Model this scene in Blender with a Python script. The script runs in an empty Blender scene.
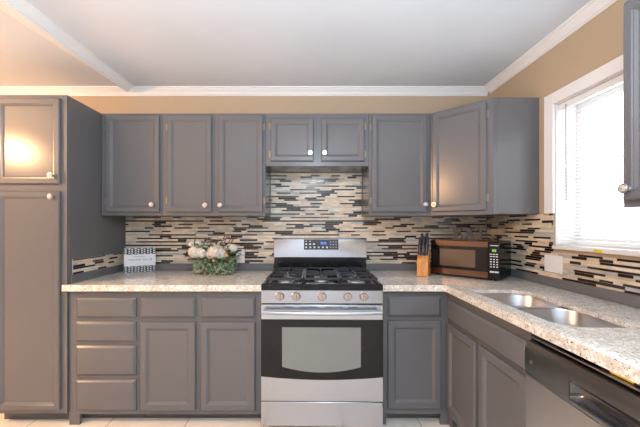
import bpy, bmesh, math, random
from mathutils import Vector, Matrix

SC = bpy.context.scene
COL = SC.collection
PI = math.pi

# ------------------------------------------------------------------ camera
cam_d = bpy.data.cameras.new('camera')
cam_d.sensor_fit = 'HORIZONTAL'
cam_d.sensor_width = 36.0
cam_d.lens = 18.0
cam_d.shift_x = (320 - 309) / 640
cam_d.shift_y = -(213.5 - 226) / 640
cam_d.clip_start = 0.02
cam = bpy.data.objects.new('camera', cam_d)
cam.location = (0, 0, 1.29)
cam.rotation_euler = (PI / 2, 0, 0)
COL.objects.link(cam)
SC.camera = cam

# ------------------------------------------------------------------ daylight, dining lamp, added fill lights, exposure
world = bpy.data.worlds.new('daylight')
world.use_nodes = True
SC.world = world
wn = world.node_tree.nodes
wn['Background'].inputs[0].default_value = (0.93, 0.97, 1.0, 1)
wn['Background'].inputs[1].default_value = 3.4

def light(name, kind, loc, energy, color, rot=(0, 0, 0), size=None, size_y=None, radius=None):
    d = bpy.data.lights.new(name, kind)
    d.energy = energy
    d.color = color
    if kind == 'AREA':
        d.shape = 'RECTANGLE'
        d.size = size
        d.size_y = size_y or size
    if radius is not None:
        d.shadow_soft_size = radius
    o = bpy.data.objects.new(name, d)
    o.location = loc
    o.rotation_euler = rot
    COL.objects.link(o)
    return o

# soft fill added in front of the unseen rear wall, no window there
light('rear_fill', 'AREA', (-0.3, -2.85, 1.35), 7, (0.80, 0.90, 1.0), (PI / 2, 0, 0), 3.4, 2.1)
# added point and upward fills imitating bounced flash; then the dining room lamp
light('flash_fill', 'POINT', (0.05, -0.15, 2.12), 32, (0.76, 0.88, 1.0), radius=0.2)
light('ceiling_fill', 'AREA', (0.1, -0.65, 1.25), 122, (0.64, 0.82, 1.0), (PI, 0, 0), 1.6, 1.6)
light('dining_lamp', 'POINT', (-3.05, 0.78, 2.07), 142, (1.0, 0.56, 0.27), radius=0.08)

SC.view_settings.view_transform = 'Standard'
SC.view_settings.look = 'None'
SC.view_settings.gamma = 1
SC.view_settings.use_curve_mapping = False
SC.view_settings.exposure = 0.24

# ------------------------------------------------------------------ material helpers
def s2l(c):
    return tuple(((v / 255) / 12.92 if v / 255 <= 0.04045 else ((v / 255 + 0.055) / 1.055) ** 2.4) for v in c)

def mat(name, rgb, rough=0.5, metal=0.0, spec=0.5, coat=0.0):
    m = bpy.data.materials.new(name)
    m.use_nodes = True
    b = m.node_tree.nodes['Principled BSDF']
    b.inputs['Base Color'].default_value = (*rgb, 1)
    b.inputs['Roughness'].default_value = rough
    b.inputs['Metallic'].default_value = metal
    b.inputs['Specular IOR Level'].default_value = spec
    b.inputs['Coat Weight'].default_value = coat
    b.inputs['Coat Roughness'].default_value = 0.1
    return m

def nodes(m):
    return m.node_tree.nodes, m.node_tree.links, m.node_tree.nodes['Principled BSDF']

def add_noise(m, scale=(1, 1, 1), nscale=20, c0=None, c1=None, bump=0.0, detail=3, dist=0.002, lo=0.35, hi=0.65):
    n, l, b = nodes(m)
    tc = n.new('ShaderNodeTexCoord')
    mp = n.new('ShaderNodeMapping')
    mp.inputs['Scale'].default_value = scale
    l.new(tc.outputs['Object'], mp.inputs['Vector'])
    nz = n.new('ShaderNodeTexNoise')
    nz.inputs['Scale'].default_value = nscale
    nz.inputs['Detail'].default_value = detail
    l.new(mp.outputs['Vector'], nz.inputs['Vector'])
    if c0:
        r = n.new('ShaderNodeValToRGB')
        r.color_ramp.elements[0].position = lo
        r.color_ramp.elements[1].position = hi
        r.color_ramp.elements[0].color = (*c0, 1)
        r.color_ramp.elements[1].color = (*c1, 1)
        l.new(nz.outputs['Fac'], r.inputs['Fac'])
        l.new(r.outputs['Color'], b.inputs['Base Color'])
    if bump:
        bp = n.new('ShaderNodeBump')
        bp.inputs['Strength'].default_value = bump
        bp.inputs['Distance'].default_value = dist
        l.new(nz.outputs['Fac'], bp.inputs['Height'])
        l.new(bp.outputs['Normal'], b.inputs['Normal'])
    return m

M = {}
PAINT = (0.134, 0.130, 0.133)
M['paint'] = add_noise(mat('grey_cabinet_paint', PAINT, 0.22, spec=0.32), (1, 1, 1), 60, bump=0.05, dist=0.0012)
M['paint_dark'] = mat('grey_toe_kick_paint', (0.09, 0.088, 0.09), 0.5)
M['ledge'] = mat('grey_ledge_paint', (0.15, 0.146, 0.146), 0.4)
M['wall'] = add_noise(mat('tan_wall_paint', (0.46, 0.352, 0.24), 0.75), (1, 1, 1), 90, bump=0.05)
M['ceiling'] = add_noise(mat('white_ceiling_paint', (0.72, 0.72, 0.745), 0.8), (1, 1, 1), 1.3,
                         (0.67, 0.70, 0.74), (0.73, 0.76, 0.80), lo=0.3, hi=0.7)
M['white'] = mat('white_trim_paint', (0.80, 0.79, 0.78), 0.4)
M['white_plastic'] = mat('white_plastic', (0.80, 0.80, 0.79), 0.35)
M['seam'] = mat('brown_seam', (0.35, 0.16, 0.05), 0.8)
M['grout'] = mat('tile_grout', (0.50, 0.46, 0.42), 0.8)
TILES = [((0.028, 0.017, 0.014), 0.16), ((0.050, 0.038, 0.034), 0.18), ((0.74, 0.60, 0.44), 0.3),
         ((0.60, 0.49, 0.37), 0.32), ((0.46, 0.46, 0.44), 0.14), ((0.75, 0.67, 0.54), 0.25)]
for i, (c, r) in enumerate(TILES):
    M['tile%d' % i] = add_noise(mat('mosaic_tile_%d' % i, c, r), (1, 1, 3), 14, tuple(v * .86 for v in c), tuple(min(1, v * 1.12) for v in c))
TM = [M['tile%d' % i] for i in range(6)]
M['nickel'] = mat('brushed_nickel', (0.62, 0.58, 0.53), 0.28, 1.0)
M['knob_face'] = mat('pale_knob_enamel', (0.55, 0.51, 0.45), 0.2, 0.3)
M['hinge'] = mat('aged_hinge_metal', (0.22, 0.19, 0.16), 0.35, 0.9)
M['brass'] = mat('brass_hinge', (0.30, 0.21, 0.11), 0.4, 0.8)

def brushed(name, rgb, rough, scale):
    m = mat(name, rgb, rough, 1.0)
    add_noise(m, scale, 1.0, bump=0.16, detail=2, dist=0.0015)
    return m
M['steel'] = brushed('brushed_stainless', (0.47, 0.485, 0.52), 0.2, (3, 3, 420))
M['steel_dw'] = brushed('dark_stainless', (0.54, 0.505, 0.48), 0.30, (420, 3, 3))
M['steel_dwd'] = brushed('charcoal_stainless', (0.23, 0.22, 0.215), 0.30, (3, 3, 420))
M['sink'] = brushed('sink_steel', (0.52, 0.52, 0.53), 0.30, (6, 6, 160))
M['chrome'] = mat('polished_chrome', (0.8, 0.8, 0.8), 0.08, 1.0)
M['black'] = mat('black_enamel', (0.007, 0.007, 0.009), 0.16, spec=0.35)
M['black_glass'] = mat('black_oven_glass', (0.009, 0.008, 0.008), 0.08, spec=0.3)
M['iron'] = mat('cast_iron', (0.022, 0.022, 0.024), 0.42)
M['burner'] = mat('burner_metal', (0.42, 0.42, 0.43), 0.35, 0.9)
M['oven_window'] = mat('grey_oven_window', (0.20, 0.21, 0.20), 0.14, spec=0.35)
M['knob_steel'] = mat('warm_knob_steel', (0.46, 0.39, 0.35), 0.24, 1.0)
M['disp'] = mat('display_glass', (0.05, 0.055, 0.075), 0.15)
M['mark'] = mat('pale_print', (0.65, 0.68, 0.72), 0.5)
M['dark_gap'] = mat('dark_gap', (0.01, 0.01, 0.01), 0.7)

def emis(name, rgb, s):
    m = mat(name, rgb, 0.5)
    b = m.node_tree.nodes['Principled BSDF']
    b.inputs['Emission Color'].default_value = (*rgb, 1)
    b.inputs['Emission Strength'].default_value = s
    return m
M['lcd_blue'] = emis('blue_display_digits', (0.10, 0.30, 0.95), 0.9)
M['lcd_green'] = emis('green_display_digits', (0.22, 0.75, 0.05), 0.7)

def granite():
    m = mat('speckled_granite', (0.6, 0.55, 0.48), 0.09)
    n, l, b = nodes(m)
    tc = n.new('ShaderNodeTexCoord')
    def noise(s, d):
        z = n.new('ShaderNodeTexNoise')
        z.inputs['Scale'].default_value = s
        z.inputs['Detail'].default_value = d
        l.new(tc.outputs['Object'], z.inputs['Vector'])
        return z.outputs['Fac']
    def ramp(src, p0, p1, c0, c1):
        r = n.new('ShaderNodeValToRGB')
        r.color_ramp.elements[0].position = p0
        r.color_ramp.elements[1].position = p1
        r.color_ramp.elements[0].color = (*c0, 1)
        r.color_ramp.elements[1].color = (*c1, 1)
        l.new(src, r.inputs['Fac'])
        return r.outputs['Color']
    def mix(f, a, bb):
        x = n.new('ShaderNodeMix')
        x.data_type = 'RGBA'
        l.new(f, x.inputs['Factor'])
        for v, i in ((a, 6), (bb, 7)):
            if isinstance(v, tuple):
                x.inputs[i].default_value = (*v, 1)
            else:
                l.new(v, x.inputs[i])
        return x.outputs[2]
    base = ramp(noise(22, 4), 0.34, 0.60, (0.58, 0.51, 0.42), (0.78, 0.72, 0.63))
    grey = ramp(noise(80, 3), 0.55, 0.62, (0, 0, 0), (1, 1, 1))
    c = mix(grey, base, (0.52, 0.47, 0.41))
    wht = ramp(noise(70, 2), 0.57, 0.63, (0, 0, 0), (1, 1, 1))
    c = mix(wht, c, (0.86, 0.83, 0.78))
    spk = ramp(noise(120, 2), 0.635, 0.67, (0, 0, 0), (1, 1, 1))
    c = mix(spk, c, (0.13, 0.10, 0.085))
    l.new(c, b.inputs['Base Color'])
    return m
M['granite'] = granite()

def floor_mat():
    m = mat('cream_floor_tile', (0.7, 0.62, 0.5), 0.35)
    n, l, b = nodes(m)
    tc = n.new('ShaderNodeTexCoord')
    mp = n.new('ShaderNodeMapping')
    mp.inputs['Location'].default_value = (0.80, -2.21, 0)
    l.new(tc.outputs['Object'], mp.inputs['Vector'])
    br = n.new('ShaderNodeTexBrick')
    br.offset = 0.0
    br.inputs['Scale'].default_value = 1.0
    br.inputs['Brick Width'].default_value = 0.508
    br.inputs['Row Height'].default_value = 0.508
    br.inputs['Mortar Size'].default_value = 0.003
    br.inputs['Color1'].default_value = (0.86, 0.77, 0.65, 1)
    br.inputs['Color2'].default_value = (0.83, 0.75, 0.64, 1)
    br.inputs['Mortar'].default_value = (0.33, 0.28, 0.23, 1)
    l.new(mp.outputs['Vector'], br.inputs['Vector'])
    l.new(br.outputs['Color'], b.inputs['Base Color'])
    return m
M['floor'] = floor_mat()

def pane_mat():
    m = bpy.data.materials.new('window_glass')
    m.use_nodes = True
    n, l = m.node_tree.nodes, m.node_tree.links
    n.remove(n['Principled BSDF'])
    t = n.new('ShaderNodeBsdfTransparent')
    g = n.new('ShaderNodeBsdfGlossy')
    g.inputs['Roughness'].default_value = 0.02
    x = n.new('ShaderNodeMixShader')
    x.inputs[0].default_value = 0.06
    l.new(t.outputs[0], x.inputs[1])
    l.new(g.outputs[0], x.inputs[2])
    l.new(x.outputs[0], n['Material Output'].inputs[0])
    return m
M['pane'] = pane_mat()

def slat_mat():
    m = mat('white_blind_slat', (0.82, 0.83, 0.84), 0.45)
    n, l, b = nodes(m)
    t = n.new('ShaderNodeBsdfTranslucent')
    t.inputs[0].default_value = (0.85, 0.87, 0.88, 1)
    x = n.new('ShaderNodeMixShader')
    x.inputs[0].default_value = 0.25
    l.new(b.outputs[0], x.inputs[1])
    l.new(t.outputs[0], x.inputs[2])
    l.new(x.outputs[0], n['Material Output'].inputs[0])
    return m
M['slat'] = slat_mat()

# ------------------------------------------------------------------ mesh helpers
def box(bm, x0, x1, y0, y1, z0, z1, mi=0):
    v = [bm.verts.new(p) for p in ((x0, y0, z0), (x1, y0, z0), (x1, y1, z0), (x0, y1, z0),
                                   (x0, y0, z1), (x1, y0, z1), (x1, y1, z1), (x0, y1, z1))]
    for f in ((0, 3, 2, 1), (4, 5, 6, 7), (0, 1, 5, 4), (1, 2, 6, 5), (2, 3, 7, 6), (3, 0, 4, 7)):
        bm.faces.new([v[i] for i in f]).material_index = mi
    return v

def rings(bm, x0, x1, z0, z1, prof):
    """stack of rectangular rings; prof = [(inset, y)], front face looks to -y; closed front and back"""
    prev = None
    first = None
    for ins, y in prof:
        r = [bm.verts.new(p) for p in ((x0 + ins, y, z0 + ins), (x1 - ins, y, z0 + ins), (x1 - ins, y, z1 - ins), (x0 + ins, y, z1 - ins))]
        if prev:
            for i in range(4):
                j = (i + 1) % 4
                bm.faces.new((prev[i], prev[j], r[j], r[i]))
        else:
            first = r
        prev = r
    bm.faces.new(prev)
    bm.faces.new(first[::-1])

def panel_door(bm, x0, x1, z0, z1, t=0.02, fw=0.048):
    rings(bm, x0, x1, z0, z1, [(0, 0), (0, -t + .006), (.002, -t + .003), (.006, -t), (fw - .004, -t), (fw, -t + .0035), (fw + .003, -t + .004),
                               (fw + .011, -t + .0105), (fw + .0125, -t + .0115)])

def slab_front(bm, x0, x1, z0, z1, t=0.02):
    rings(bm, x0, x1, z0, z1, [(0, 0), (0, -t + .011), (.003, -t + .009), (.013, -t + .001), (.016, -t)])

def lathe(bm, prof, mtx=None, seg=24, cap=True):
    """prof = [(r, h)] turned around local +z, then moved by mtx"""
    mtx = mtx or Matrix()
    prev = None
    for r, h in prof:
        if r < 1e-6:
            ring = [bm.verts.new(mtx @ Vector((0, 0, h)))]
        else:
            ring = [bm.verts.new(mtx @ Vector((r * math.cos(2 * PI * k / seg), r * math.sin(2 * PI * k / seg), h))) for k in range(seg)]
        if prev is None:
            if cap and len(ring) > 1:
                bm.faces.new(ring[::-1])
        elif len(prev) == 1 and len(ring) > 1:
            for k in range(seg):
                bm.faces.new((prev[0], ring[k], ring[(k + 1) % seg]))
        elif len(ring) == 1:
            for k in range(seg):
                bm.faces.new((prev[k], prev[(k + 1) % seg], ring[0]))
        else:
            for k in range(seg):
                bm.faces.new((prev[k], prev[(k + 1) % seg], ring[(k + 1) % seg], ring[k]))
        prev = ring
    if cap and len(prev) > 1:
        bm.faces.new(prev)

FRONT = Matrix.Rotation(PI / 2, 4, 'X')       # turns +z into -y

def tube(bm, pts, r, seg=8, cap=True):
    pts = [Vector(p) for p in pts]
    prev = None
    up = Vector((0, 0, 1))
    for i, p in enumerate(pts):
        a = pts[max(i - 1, 0)]
        b = pts[min(i + 1, len(pts) - 1)]
        t = (b - a).normalized()
        u = up if abs(t.dot(up)) < 0.95 else Vector((1, 0, 0))
        s = t.cross(u).normalized()
        n = s.cross(t)
        rr = r[i] if isinstance(r, (list, tuple)) else r
        ring = [bm.verts.new(p + rr * (math.cos(2 * PI * k / seg) * s + math.sin(2 * PI * k / seg) * n)) for k in range(seg)]
        if prev:
            for k in range(seg):
                bm.faces.new((prev[k], prev[(k + 1) % seg], ring[(k + 1) % seg], ring[k]))
        elif cap:
            bm.faces.new(ring[::-1])
        prev = ring
    if cap:
        bm.faces.new(prev)

def prism(bm, poly, lo, hi, fn):
    """poly: 2D points; fn(u, v, w) -> 3D; extruded over w"""
    a = [bm.verts.new(fn(u, v, lo)) for u, v in poly]
    b = [bm.verts.new(fn(u, v, hi)) for u, v in poly]
    n = len(poly)
    bm.faces.new(a[::-1])
    bm.faces.new(b)
    for i in range(n):
        j = (i + 1) % n
        bm.faces.new((a[i], a[j], b[j], b[i]))

def build(name, bm, mats, parent=None, smooth=40, bevel=0.0, loc=None, rotz=None):
    bmesh.ops.recalc_face_normals(bm, faces=bm.faces[:])
    me = bpy.data.meshes.new(name)
    bm.to_mesh(me)
    bm.free()
    for m in (mats if isinstance(mats, (list, tuple)) else [mats]):
        me.materials.append(m)
    if smooth:
        me.shade_smooth()
        me.set_sharp_from_angle(angle=math.radians(smooth))
    o = bpy.data.objects.new(name, me)
    COL.objects.link(o)
    if parent:
        o.parent = parent
    if loc:
        o.location = loc
    if rotz is not None:
        o.rotation_euler = (0, 0, rotz)
    if bevel:
        b = o.modifiers.new('bevel', 'BEVEL')
        b.width = bevel
        b.segments = 2
        b.limit_method = 'ANGLE'
    return o

def thing(name, label, cat, loc, rotz=0.0, group=None):
    o = bpy.data.objects.new(name, None)
    o.empty_display_size = 0.1
    COL.objects.link(o)
    o.location = loc
    o.rotation_euler = (0, 0, rotz)
    return tag(o, label, cat, group)

def tag(o, label, cat, group=None):
    o['label'] = label
    o['category'] = cat
    if group:
        o['group'] = group
    return o

def struct(o, label, cat):
    o['kind'] = 'structure'
    o['label'] = label
    o['category'] = cat
    return o

def bmn():
    return bmesh.new()

# ------------------------------------------------------------------ room shell
WY, WX = 2.72, 1.513          # back wall face, right wall face
CZ = 2.455
LX, RY = -4.6, -3.0

b = bmn(); box(b, LX, WX + .3, RY, WY + .15, -.1, 0)
struct(build('floor', b, M['floor']), 'cream square floor tiles with thin dark grout', 'floor')
b = bmn(); box(b, LX - .1, WX + .3, RY - .1, WY + .15, CZ, CZ + .1)
struct(build('ceiling', b, M['ceiling']), 'flat pale white ceiling', 'ceiling')
b = bmn(); box(b, LX, WX + .18, WY, WY + .15, 0, CZ)
wall_back = struct(build('wall_back', b, M['wall']), 'tan back wall behind the cabinets and range', 'wall')
b = bmn(); box(b, LX - .1, LX, RY, WY + .15, 0, CZ)
struct(build('wall_left', b, M['ceiling']), 'pale wall far to the left, out of view', 'wall')
b = bmn(); box(b, LX, WX + .18, RY - .1, RY, 0, CZ)
struct(build('wall_rear', b, M['ceiling']), 'pale wall behind the viewer', 'wall')
WY0, WY1, WZ0, WZ1 = 1.265, 1.968, 1.150, 2.040       # window opening
WT = .18
b = bmn()
box(b, WX, WX + WT, WY1, WY, 0, CZ)
box(b, WX, WX + WT, RY, WY0, 0, CZ)
box(b, WX, WX + WT, WY0, WY1, 0, WZ0)
box(b, WX, WX + WT, WY0, WY1, WZ1, CZ)
wall_right = struct(build('wall_right', b, M['wall']), 'tan right wall around the window', 'wall')

# ---- mosaic backsplash: thin linear tiles in random lengths
rng = random.Random(11)
def mosaic(bm, regions, pitch=.0158, gap=.0016, t=.008, seed=3):
    r = random.Random(seed)
    for (u0, u1, z0, z1) in regions:
        box(bm, u0, u1, -t * .62, 0, z0, z1, 6)
    zmin = min(q[2] for q in regions)
    zmax = max(q[3] for q in regions)
    umin = min(q[0] for q in regions)
    umax = max(q[1] for q in regions)
    z = zmin
    thin = False
    while z < zmax - .004:
        thin = not thin
        ze = min(z + (.0125 if thin else .0170), zmax)
        u = umin - r.random() * .15
        dark = False
        while u < umax:
            dark = r.random() < ((.40 if dark else .70) if thin else (.12 if dark else .20))
            ln = r.choice((.075, .10, .12, .15)) if dark else r.choice((.05, .075, .10, .15, .20))
            mi = r.choice((0, 0, 1)) if dark else r.choice((2, 2, 3, 3, 4, 5, 5))
            for (a0, a1, b0, b1) in regions:
                ua, ub = max(u, a0), min(u + ln, a1)
                za, zb = max(z, b0), min(ze, b1)
                if ub - ua > .006 and zb - za > .005:
                    tt = t + r.uniform(-.0008, .0008)
                    v = box(bm, ua + gap / 2, ub - gap / 2, -tt, -.003, za + gap / 2, zb - gap / 2, mi)
            u += ln
        z = ze

LEDGE = .972
b = bmn(); mosaic(b, [(-1.5545, 1.500, LEDGE, 1.366), (-.3235, .4455, 1.3661, 1.736)], seed=5)
build('backsplash', b, TM + [M['grout']], wall_back, smooth=0, loc=(0, WY - .0005, 0))['label'] = 'mosaic backsplash of thin brown and cream tiles'
# local u runs towards the viewer (u = WY - y)
b = bmn(); mosaic(b, [(.012, 2.1, LEDGE, 1.132), (.012, WY - 1.974, 1.1321, 1.366)], seed=9)
build('backsplash', b, TM + [M['grout']], wall_right, smooth=0, loc=(WX - .0005, WY, 0), rotz=-PI / 2)['label'] = 'mosaic backsplash under the window'

# ---- grey ledges behind the counters, crown, ceiling strip
b = bmn(); box(b, -1.5545, -.297, WY - .0145, WY - .0006, .9155, LEDGE - .0005)
struct(build('trim_1', b, M['ledge'], bevel=.002), 'grey painted ledge behind the left counter', 'trim')
b = bmn(); box(b, .468, 1.498, WY - .0145, WY - .0006, .9155, LEDGE - .0005)
struct(build('trim_2', b, M['ledge'], bevel=.002), 'grey painted ledge behind the knife block and microwave', 'trim')
b = bmn(); box(b, WX - .0145, WX - .0006, .665, WY - .0005, .9155, LEDGE - .0005)
struct(build('trim_3', b, M['ledge'], bevel=.002), 'grey painted ledge behind the sink', 'trim')

CROWN = [(0, 0), (0, -.060), (.006, -.060), (.008, -.052), (.014, -.050), (.018, -.040), (.030, -.026), (.042, -.018), (.046, -.010), (.054, -.008), (.056, 0)]
b = bmn(); prism(b, CROWN, LX + .001, WX - .001, lambda u, v, w: (w, WY - .0005 - u, CZ - .0005 + v))
struct(build('trim_4', b, M['white']), 'white crown moulding along the back wall', 'trim')
b = bmn(); prism(b, CROWN, RY + .001, WY - .058, lambda u, v, w: (WX - .0005 - u, w, CZ - .0005 + v))
struct(build('trim_5', b, M['white']), 'white crown moulding above the window', 'trim')
# boxed strip crossing the ceiling: crown on its right side, flat board widening towards the viewer on its left
b = bmn()
RP = [(-1.455, 0), (-1.457, -.008), (-1.466, -.010), (-1.470, -.018), (-1.480, -.026), (-1.492, -.038), (-1.496, -.046), (-1.504, -.048), (-1.506, -.056)]
rows = []
for y in (RY + .01, 2.655):
    xl = -1.512 - .082 * (2.655 - y)
    rows.append([b.verts.new((x, y, CZ - .0006 + z)) for x, z in RP + [(xl, -.050), (xl, 0)]])
for i in range(len(rows[0])):
    j = (i + 1) % len(rows[0])
    b.faces.new((rows[0][i], rows[0][j], rows[1][j], rows[1][i]))
b.faces.new(rows[0]); b.faces.new(rows[1][::-1])
strip = struct(build('trim_6', b, M['white'], smooth=25), 'white moulded strip crossing the ceiling above the tall cabinet', 'trim')
b = bmn()
rows = []
for y in (RY + .01, 2.655):
    xl = -1.5125 - .082 * (2.655 - y)
    rows.append([b.verts.new(p) for p in ((xl, y, CZ - .001), (xl, y, CZ - .047), (xl - .006, y, CZ - .047), (xl - .006, y, CZ - .001))])
for i in range(4):
    j = (i + 1) % 4
    b.faces.new((rows[0][i], rows[0][j], rows[1][j], rows[1][i]))
b.faces.new(rows[0]); b.faces.new(rows[1][::-1])
build('seam', b, M['seam'], strip)['label'] = 'brown seam along the strip'

# ---- window
win = struct(thing('window_1', '', 'window', (WX, (WY0 + WY1) / 2, WZ0)), 'bright window with white casing in the right wall', 'window')
wy = (WY0 + WY1) / 2
hw = (WY1 - WY0) / 2
def wb(bm, x0, x1, y0, y1, z0, z1):      # local to the window empty; x from wall face outwards to the room is negative
    box(bm, x0, x1, y0 - wy, y1 - wy, z0 - WZ0, z1 - WZ0)
b = bmn()
wb(b, -.018, -.0006, WY1 - .004, WY1 + .070, 1.368, WZ1 + .068)
wb(b, -.018, -.0006, WY0 - .068, WY0 + .004, WZ0 - .004, WZ1 + .068)
wb(b, -.018, -.0006, WY0 + .0041, WY1 - .0041, WZ1 - .004, WZ1 + .068)
build('casing', b, M['white'], win, bevel=.003)
b = bmn()
wb(b, .001, .150, WY1 - .008, WY1 - .0006, WZ0 + .024, WZ1 - .008)
wb(b, .001, .150, WY0 + .0006, WY0 + .008, WZ0 + .024, WZ1 - .008)
wb(b, .001, .150, WY0 + .0006, WY1 - .0006, WZ1 - .008, WZ1 - .0006)
build('jamb', b, M['white'], win)
b = bmn()
wb(b, -.022, .150, WY0 + .001, WY1 - .001, WZ0 + .0005, WZ0 + .022)
build('sill', b, M['white'], win, bevel=.003)
b = bmn()
for z0, z1, x in ((WZ0 + .024, WZ1 - .009, .138),):
    wb(b, x - .014, x + .014, WY0 + .009, WY0 + .045, z0, z1)
    wb(b, x - .014, x + .014, WY1 - .045, WY1 - .009, z0, z1)
    wb(b, x - .014, x + .014, WY0 + .045, WY1 - .045, z0, z0 + .04)
    wb(b, x - .014, x + .014, WY0 + .045, WY1 - .045, z1 - .035, z1)
build('sash', b, M['white'], win, bevel=.002)
for z0, z1, x in ((WZ0 + .064, WZ1 - .044, .138),):
    b = bmn(); wb(b, x - .002, x + .002, WY0 + .045, WY1 - .045, z0, z1)
    build('pane', b, M['pane'], win)
b = bmn(); wb(b, -.0228, -.0222, 1.625, 1.675, WZ0 + .004, WZ0 + .019)
M['yellow'] = mat('yellow_label', (0.80, 0.62, 0.06), 0.5)
build('sticker', b, M['yellow'], win)['label'] = 'yellow sticker on the sill'

# ---- mini blind hanging in the window
bl = thing('window_blind', 'white horizontal mini blind hanging inside the window', 'blind', (WX + .030, wy, WZ0 + .022))
def bb(bm, x0, x1, y0, y1, z0, z1):
    box(bm, x0, x1, y0, y1, z0 - WZ0 - .022, z1 - WZ0 - .022)
b = bmn(); bb(b, -.018, .016, -hw + .012, hw - .012, WZ1 - .042, WZ1 - .0095)
build('head_rail', b, M['white_plastic'], bl, bevel=.002)
b = bmn(); bb(b, -.012, .012, -hw + .014, hw - .014, WZ0 + .028, WZ0 + .040)
build('bottom_rail', b, M['white_plastic'], bl, bevel=.002)
b = bmn()
z = WZ0 + .052
tilt = math.radians(28)
while z < WZ1 - .050:
    prev = None
    for k in range(4):
        s = (k / 3 - .5) * .025
        cr = .0016 * (1 - (2 * k / 3 - 1) ** 2)
        x, zz = s * math.cos(tilt), s * math.sin(tilt) + cr
        a = b.verts.new((x, -hw + .014, z - WZ0 - .022 + zz)); c = b.verts.new((x, hw - .014, z - WZ0 - .022 + zz))
        if prev:
            b.faces.new((prev[0], prev[1], c, a))
        prev = (a, c)
    z += .0205
build('slats', b, M['slat'], bl)
b = bmn()
for y in (-hw + .10, 0, hw - .10):
    for x in (-.0135, .0135):
        bb(b, x - .0006, x + .0006, y - .0006, y + .0006, WZ0 + .036, WZ1 - .042)
build('ladder_cords', b, M['white_plastic'], bl)
b = bmn(); tube(b, [(-.024, hw - .075, WZ1 - .030 - WZ0 - .022), (-.024, hw - .078, 1.44 - WZ0 - .022)], .0035, 6)
M['wand'] = mat('clear_grey_wand', (0.42, 0.43, 0.45), 0.2)
build('tilt_wand', b, M['wand'], bl)

# ------------------------------------------------------------------ cabinets
def knob(parent, x, z, y=-.02, s=1.0):
    b = bmn()
    mt = Matrix.Translation((x, y + .0005, z)) @ FRONT
    lathe(b, [(.0085 * s, 0), (.0085 * s, .003), (.006 * s, .006), (.006 * s, .012), (.015 * s, .017), (.018 * s, .021), (.018 * s, .025), (.0165 * s, .0275)], mt, 20)
    k = build('knob', b, M['nickel'], parent)
    b = bmn()
    mt = Matrix.Translation((x, y - .0272, z)) @ FRONT
    lathe(b, [(.0135 * s, 0), (.0125 * s, .0025), (.008 * s, .0042), (0, .005)], mt, 20)
    build('knob_face', b, M['knob_face'], k)
    return k

def hinge(parent, x, z, m, side):
    b = bmn()
    box(b, x - .006, x + .006, -.003, -.0006, z - .024, z + .024)
    tube(b, [(x - side * .004, -.006, z - .020), (x - side * .004, -.006, z + .020)], .0045, 8)
    return build('hinge', b, m, parent)

def wall_cabinet(label, x, yf, z, w, h, depth, rotz, doors, group='grey wall cabinets', hm=None):
    """doors: (x0, x1, z0, z1, knob x, knob z, hinge side or 0); frame face at local y=0"""
    t = thing('wall_cabinet', label, 'cabinet', (x, yf, z), rotz, group)
    b = bmn(); box(b, 0.0005, w - .0005, .0195, depth, 0, h)
    build('body', b, M['paint'], t, bevel=.0015)
    b = bmn()
    box(b, 0, w, 0, .019, -.003, h)
    build('face_frame', b, M['paint'], t, bevel=.0015)
    for (x0, x1, z0, z1, kx, kz, hs) in doors:
        b = bmn(); panel_door(b, x0, x1, z0, z1, .019, .037)
        d = build('door', b, M['paint'], t, smooth=20, loc=(0, -.001, 0))
        if kx is not None:
            knob(d, kx, kz)
        if hs:
            hx = x0 - .007 if hs < 0 else x1 + .007
            hgap = .055 if (z1 - z0) < .4 else .085
            for hz in (z0 + hgap, z1 - hgap):
                hinge(d, hx, hz, hm or M['hinge'], hs)
    return t

UF, UD = 2.40, WY - 2.40 - .001
UB = 1.370
UH = 2.134 - UB
dz0, dz1 = 1.394 - UB, 2.116 - UB
wall_cabinet('grey one-door wall cabinet beside the tall pantry cabinet', -1.5545, UF, UB, .4555, UH, UD, 0,
             [(.038, .439, dz0, dz1, .393, 1.448 - UB, -1)])
wall_cabinet('grey two-door wall cabinet above the flower basket', -1.098, UF, UB, .772, UH, UD, 0,
             [(.039, .372, dz0, dz1, .330, 1.444 - UB, -1), (.423, .754, dz0, dz1, .442, 1.444 - UB, 1)], hm=M['brass'])
wall_cabinet('short grey two-door wall cabinet above the gas range', -.325, UF, 1.742, .772, 2.134 - 1.742, UD, 0,
             [(.039, .359, .031, .350, .334, .088, -1), (.418, .738, .031, .350, .440, .088, 1)], hm=M['brass'])
wall_cabinet('grey one-door wall cabinet right of the range, above the knife block', .448, UF, UB, .4605, UH, UD, 0,
             [(.022, .430, dz0, dz1, .411, 1.449 - UB, -1)])
# diagonal corner cabinet
t = thing('wall_cabinet', 'grey diagonal corner wall cabinet above the microwave', 'cabinet', (.9095, 2.40, UB), -PI / 4, 'grey wall cabinets')
R45 = Matrix.Rotation(PI / 4, 4, 'Z')
def loc45(p):
    v = R45 @ Vector((p[0] - .9095, p[1] - 2.40, 0))
    return v.x, v.y
DL = .4243
poly = [(0, .0195), (DL, .0195)] + [loc45(p) for p in ((1.2215, 2.1005), (WX - .001, 2.1005), (WX - .001, WY - .001), (.9095, WY - .001), (.9095, 2.411))]
poly = [loc45((.9095, 2.4275)), loc45((1.237, 2.1005)), loc45((WX - .001, 2.1005)), loc45((WX - .001, WY - .001)), loc45((.9095, WY - .001))]
b = bmn(); prism(b, poly, 0, UH, lambda u, v, w: (u, v, w))
build('body', b, M['paint'], t, bevel=.0015)
b = bmn(); prism(b, [(0, 0), (DL, 0), loc45((1.2365, 2.1005)), loc45((.9095, 2.427))], -.003, UH, lambda u, v, w: (u, v, w))
build('face_frame', b, M['paint'], t, bevel=.0015)
b = bmn(); panel_door(b, .022, .386, dz0, dz1, .019, .037)
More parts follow.
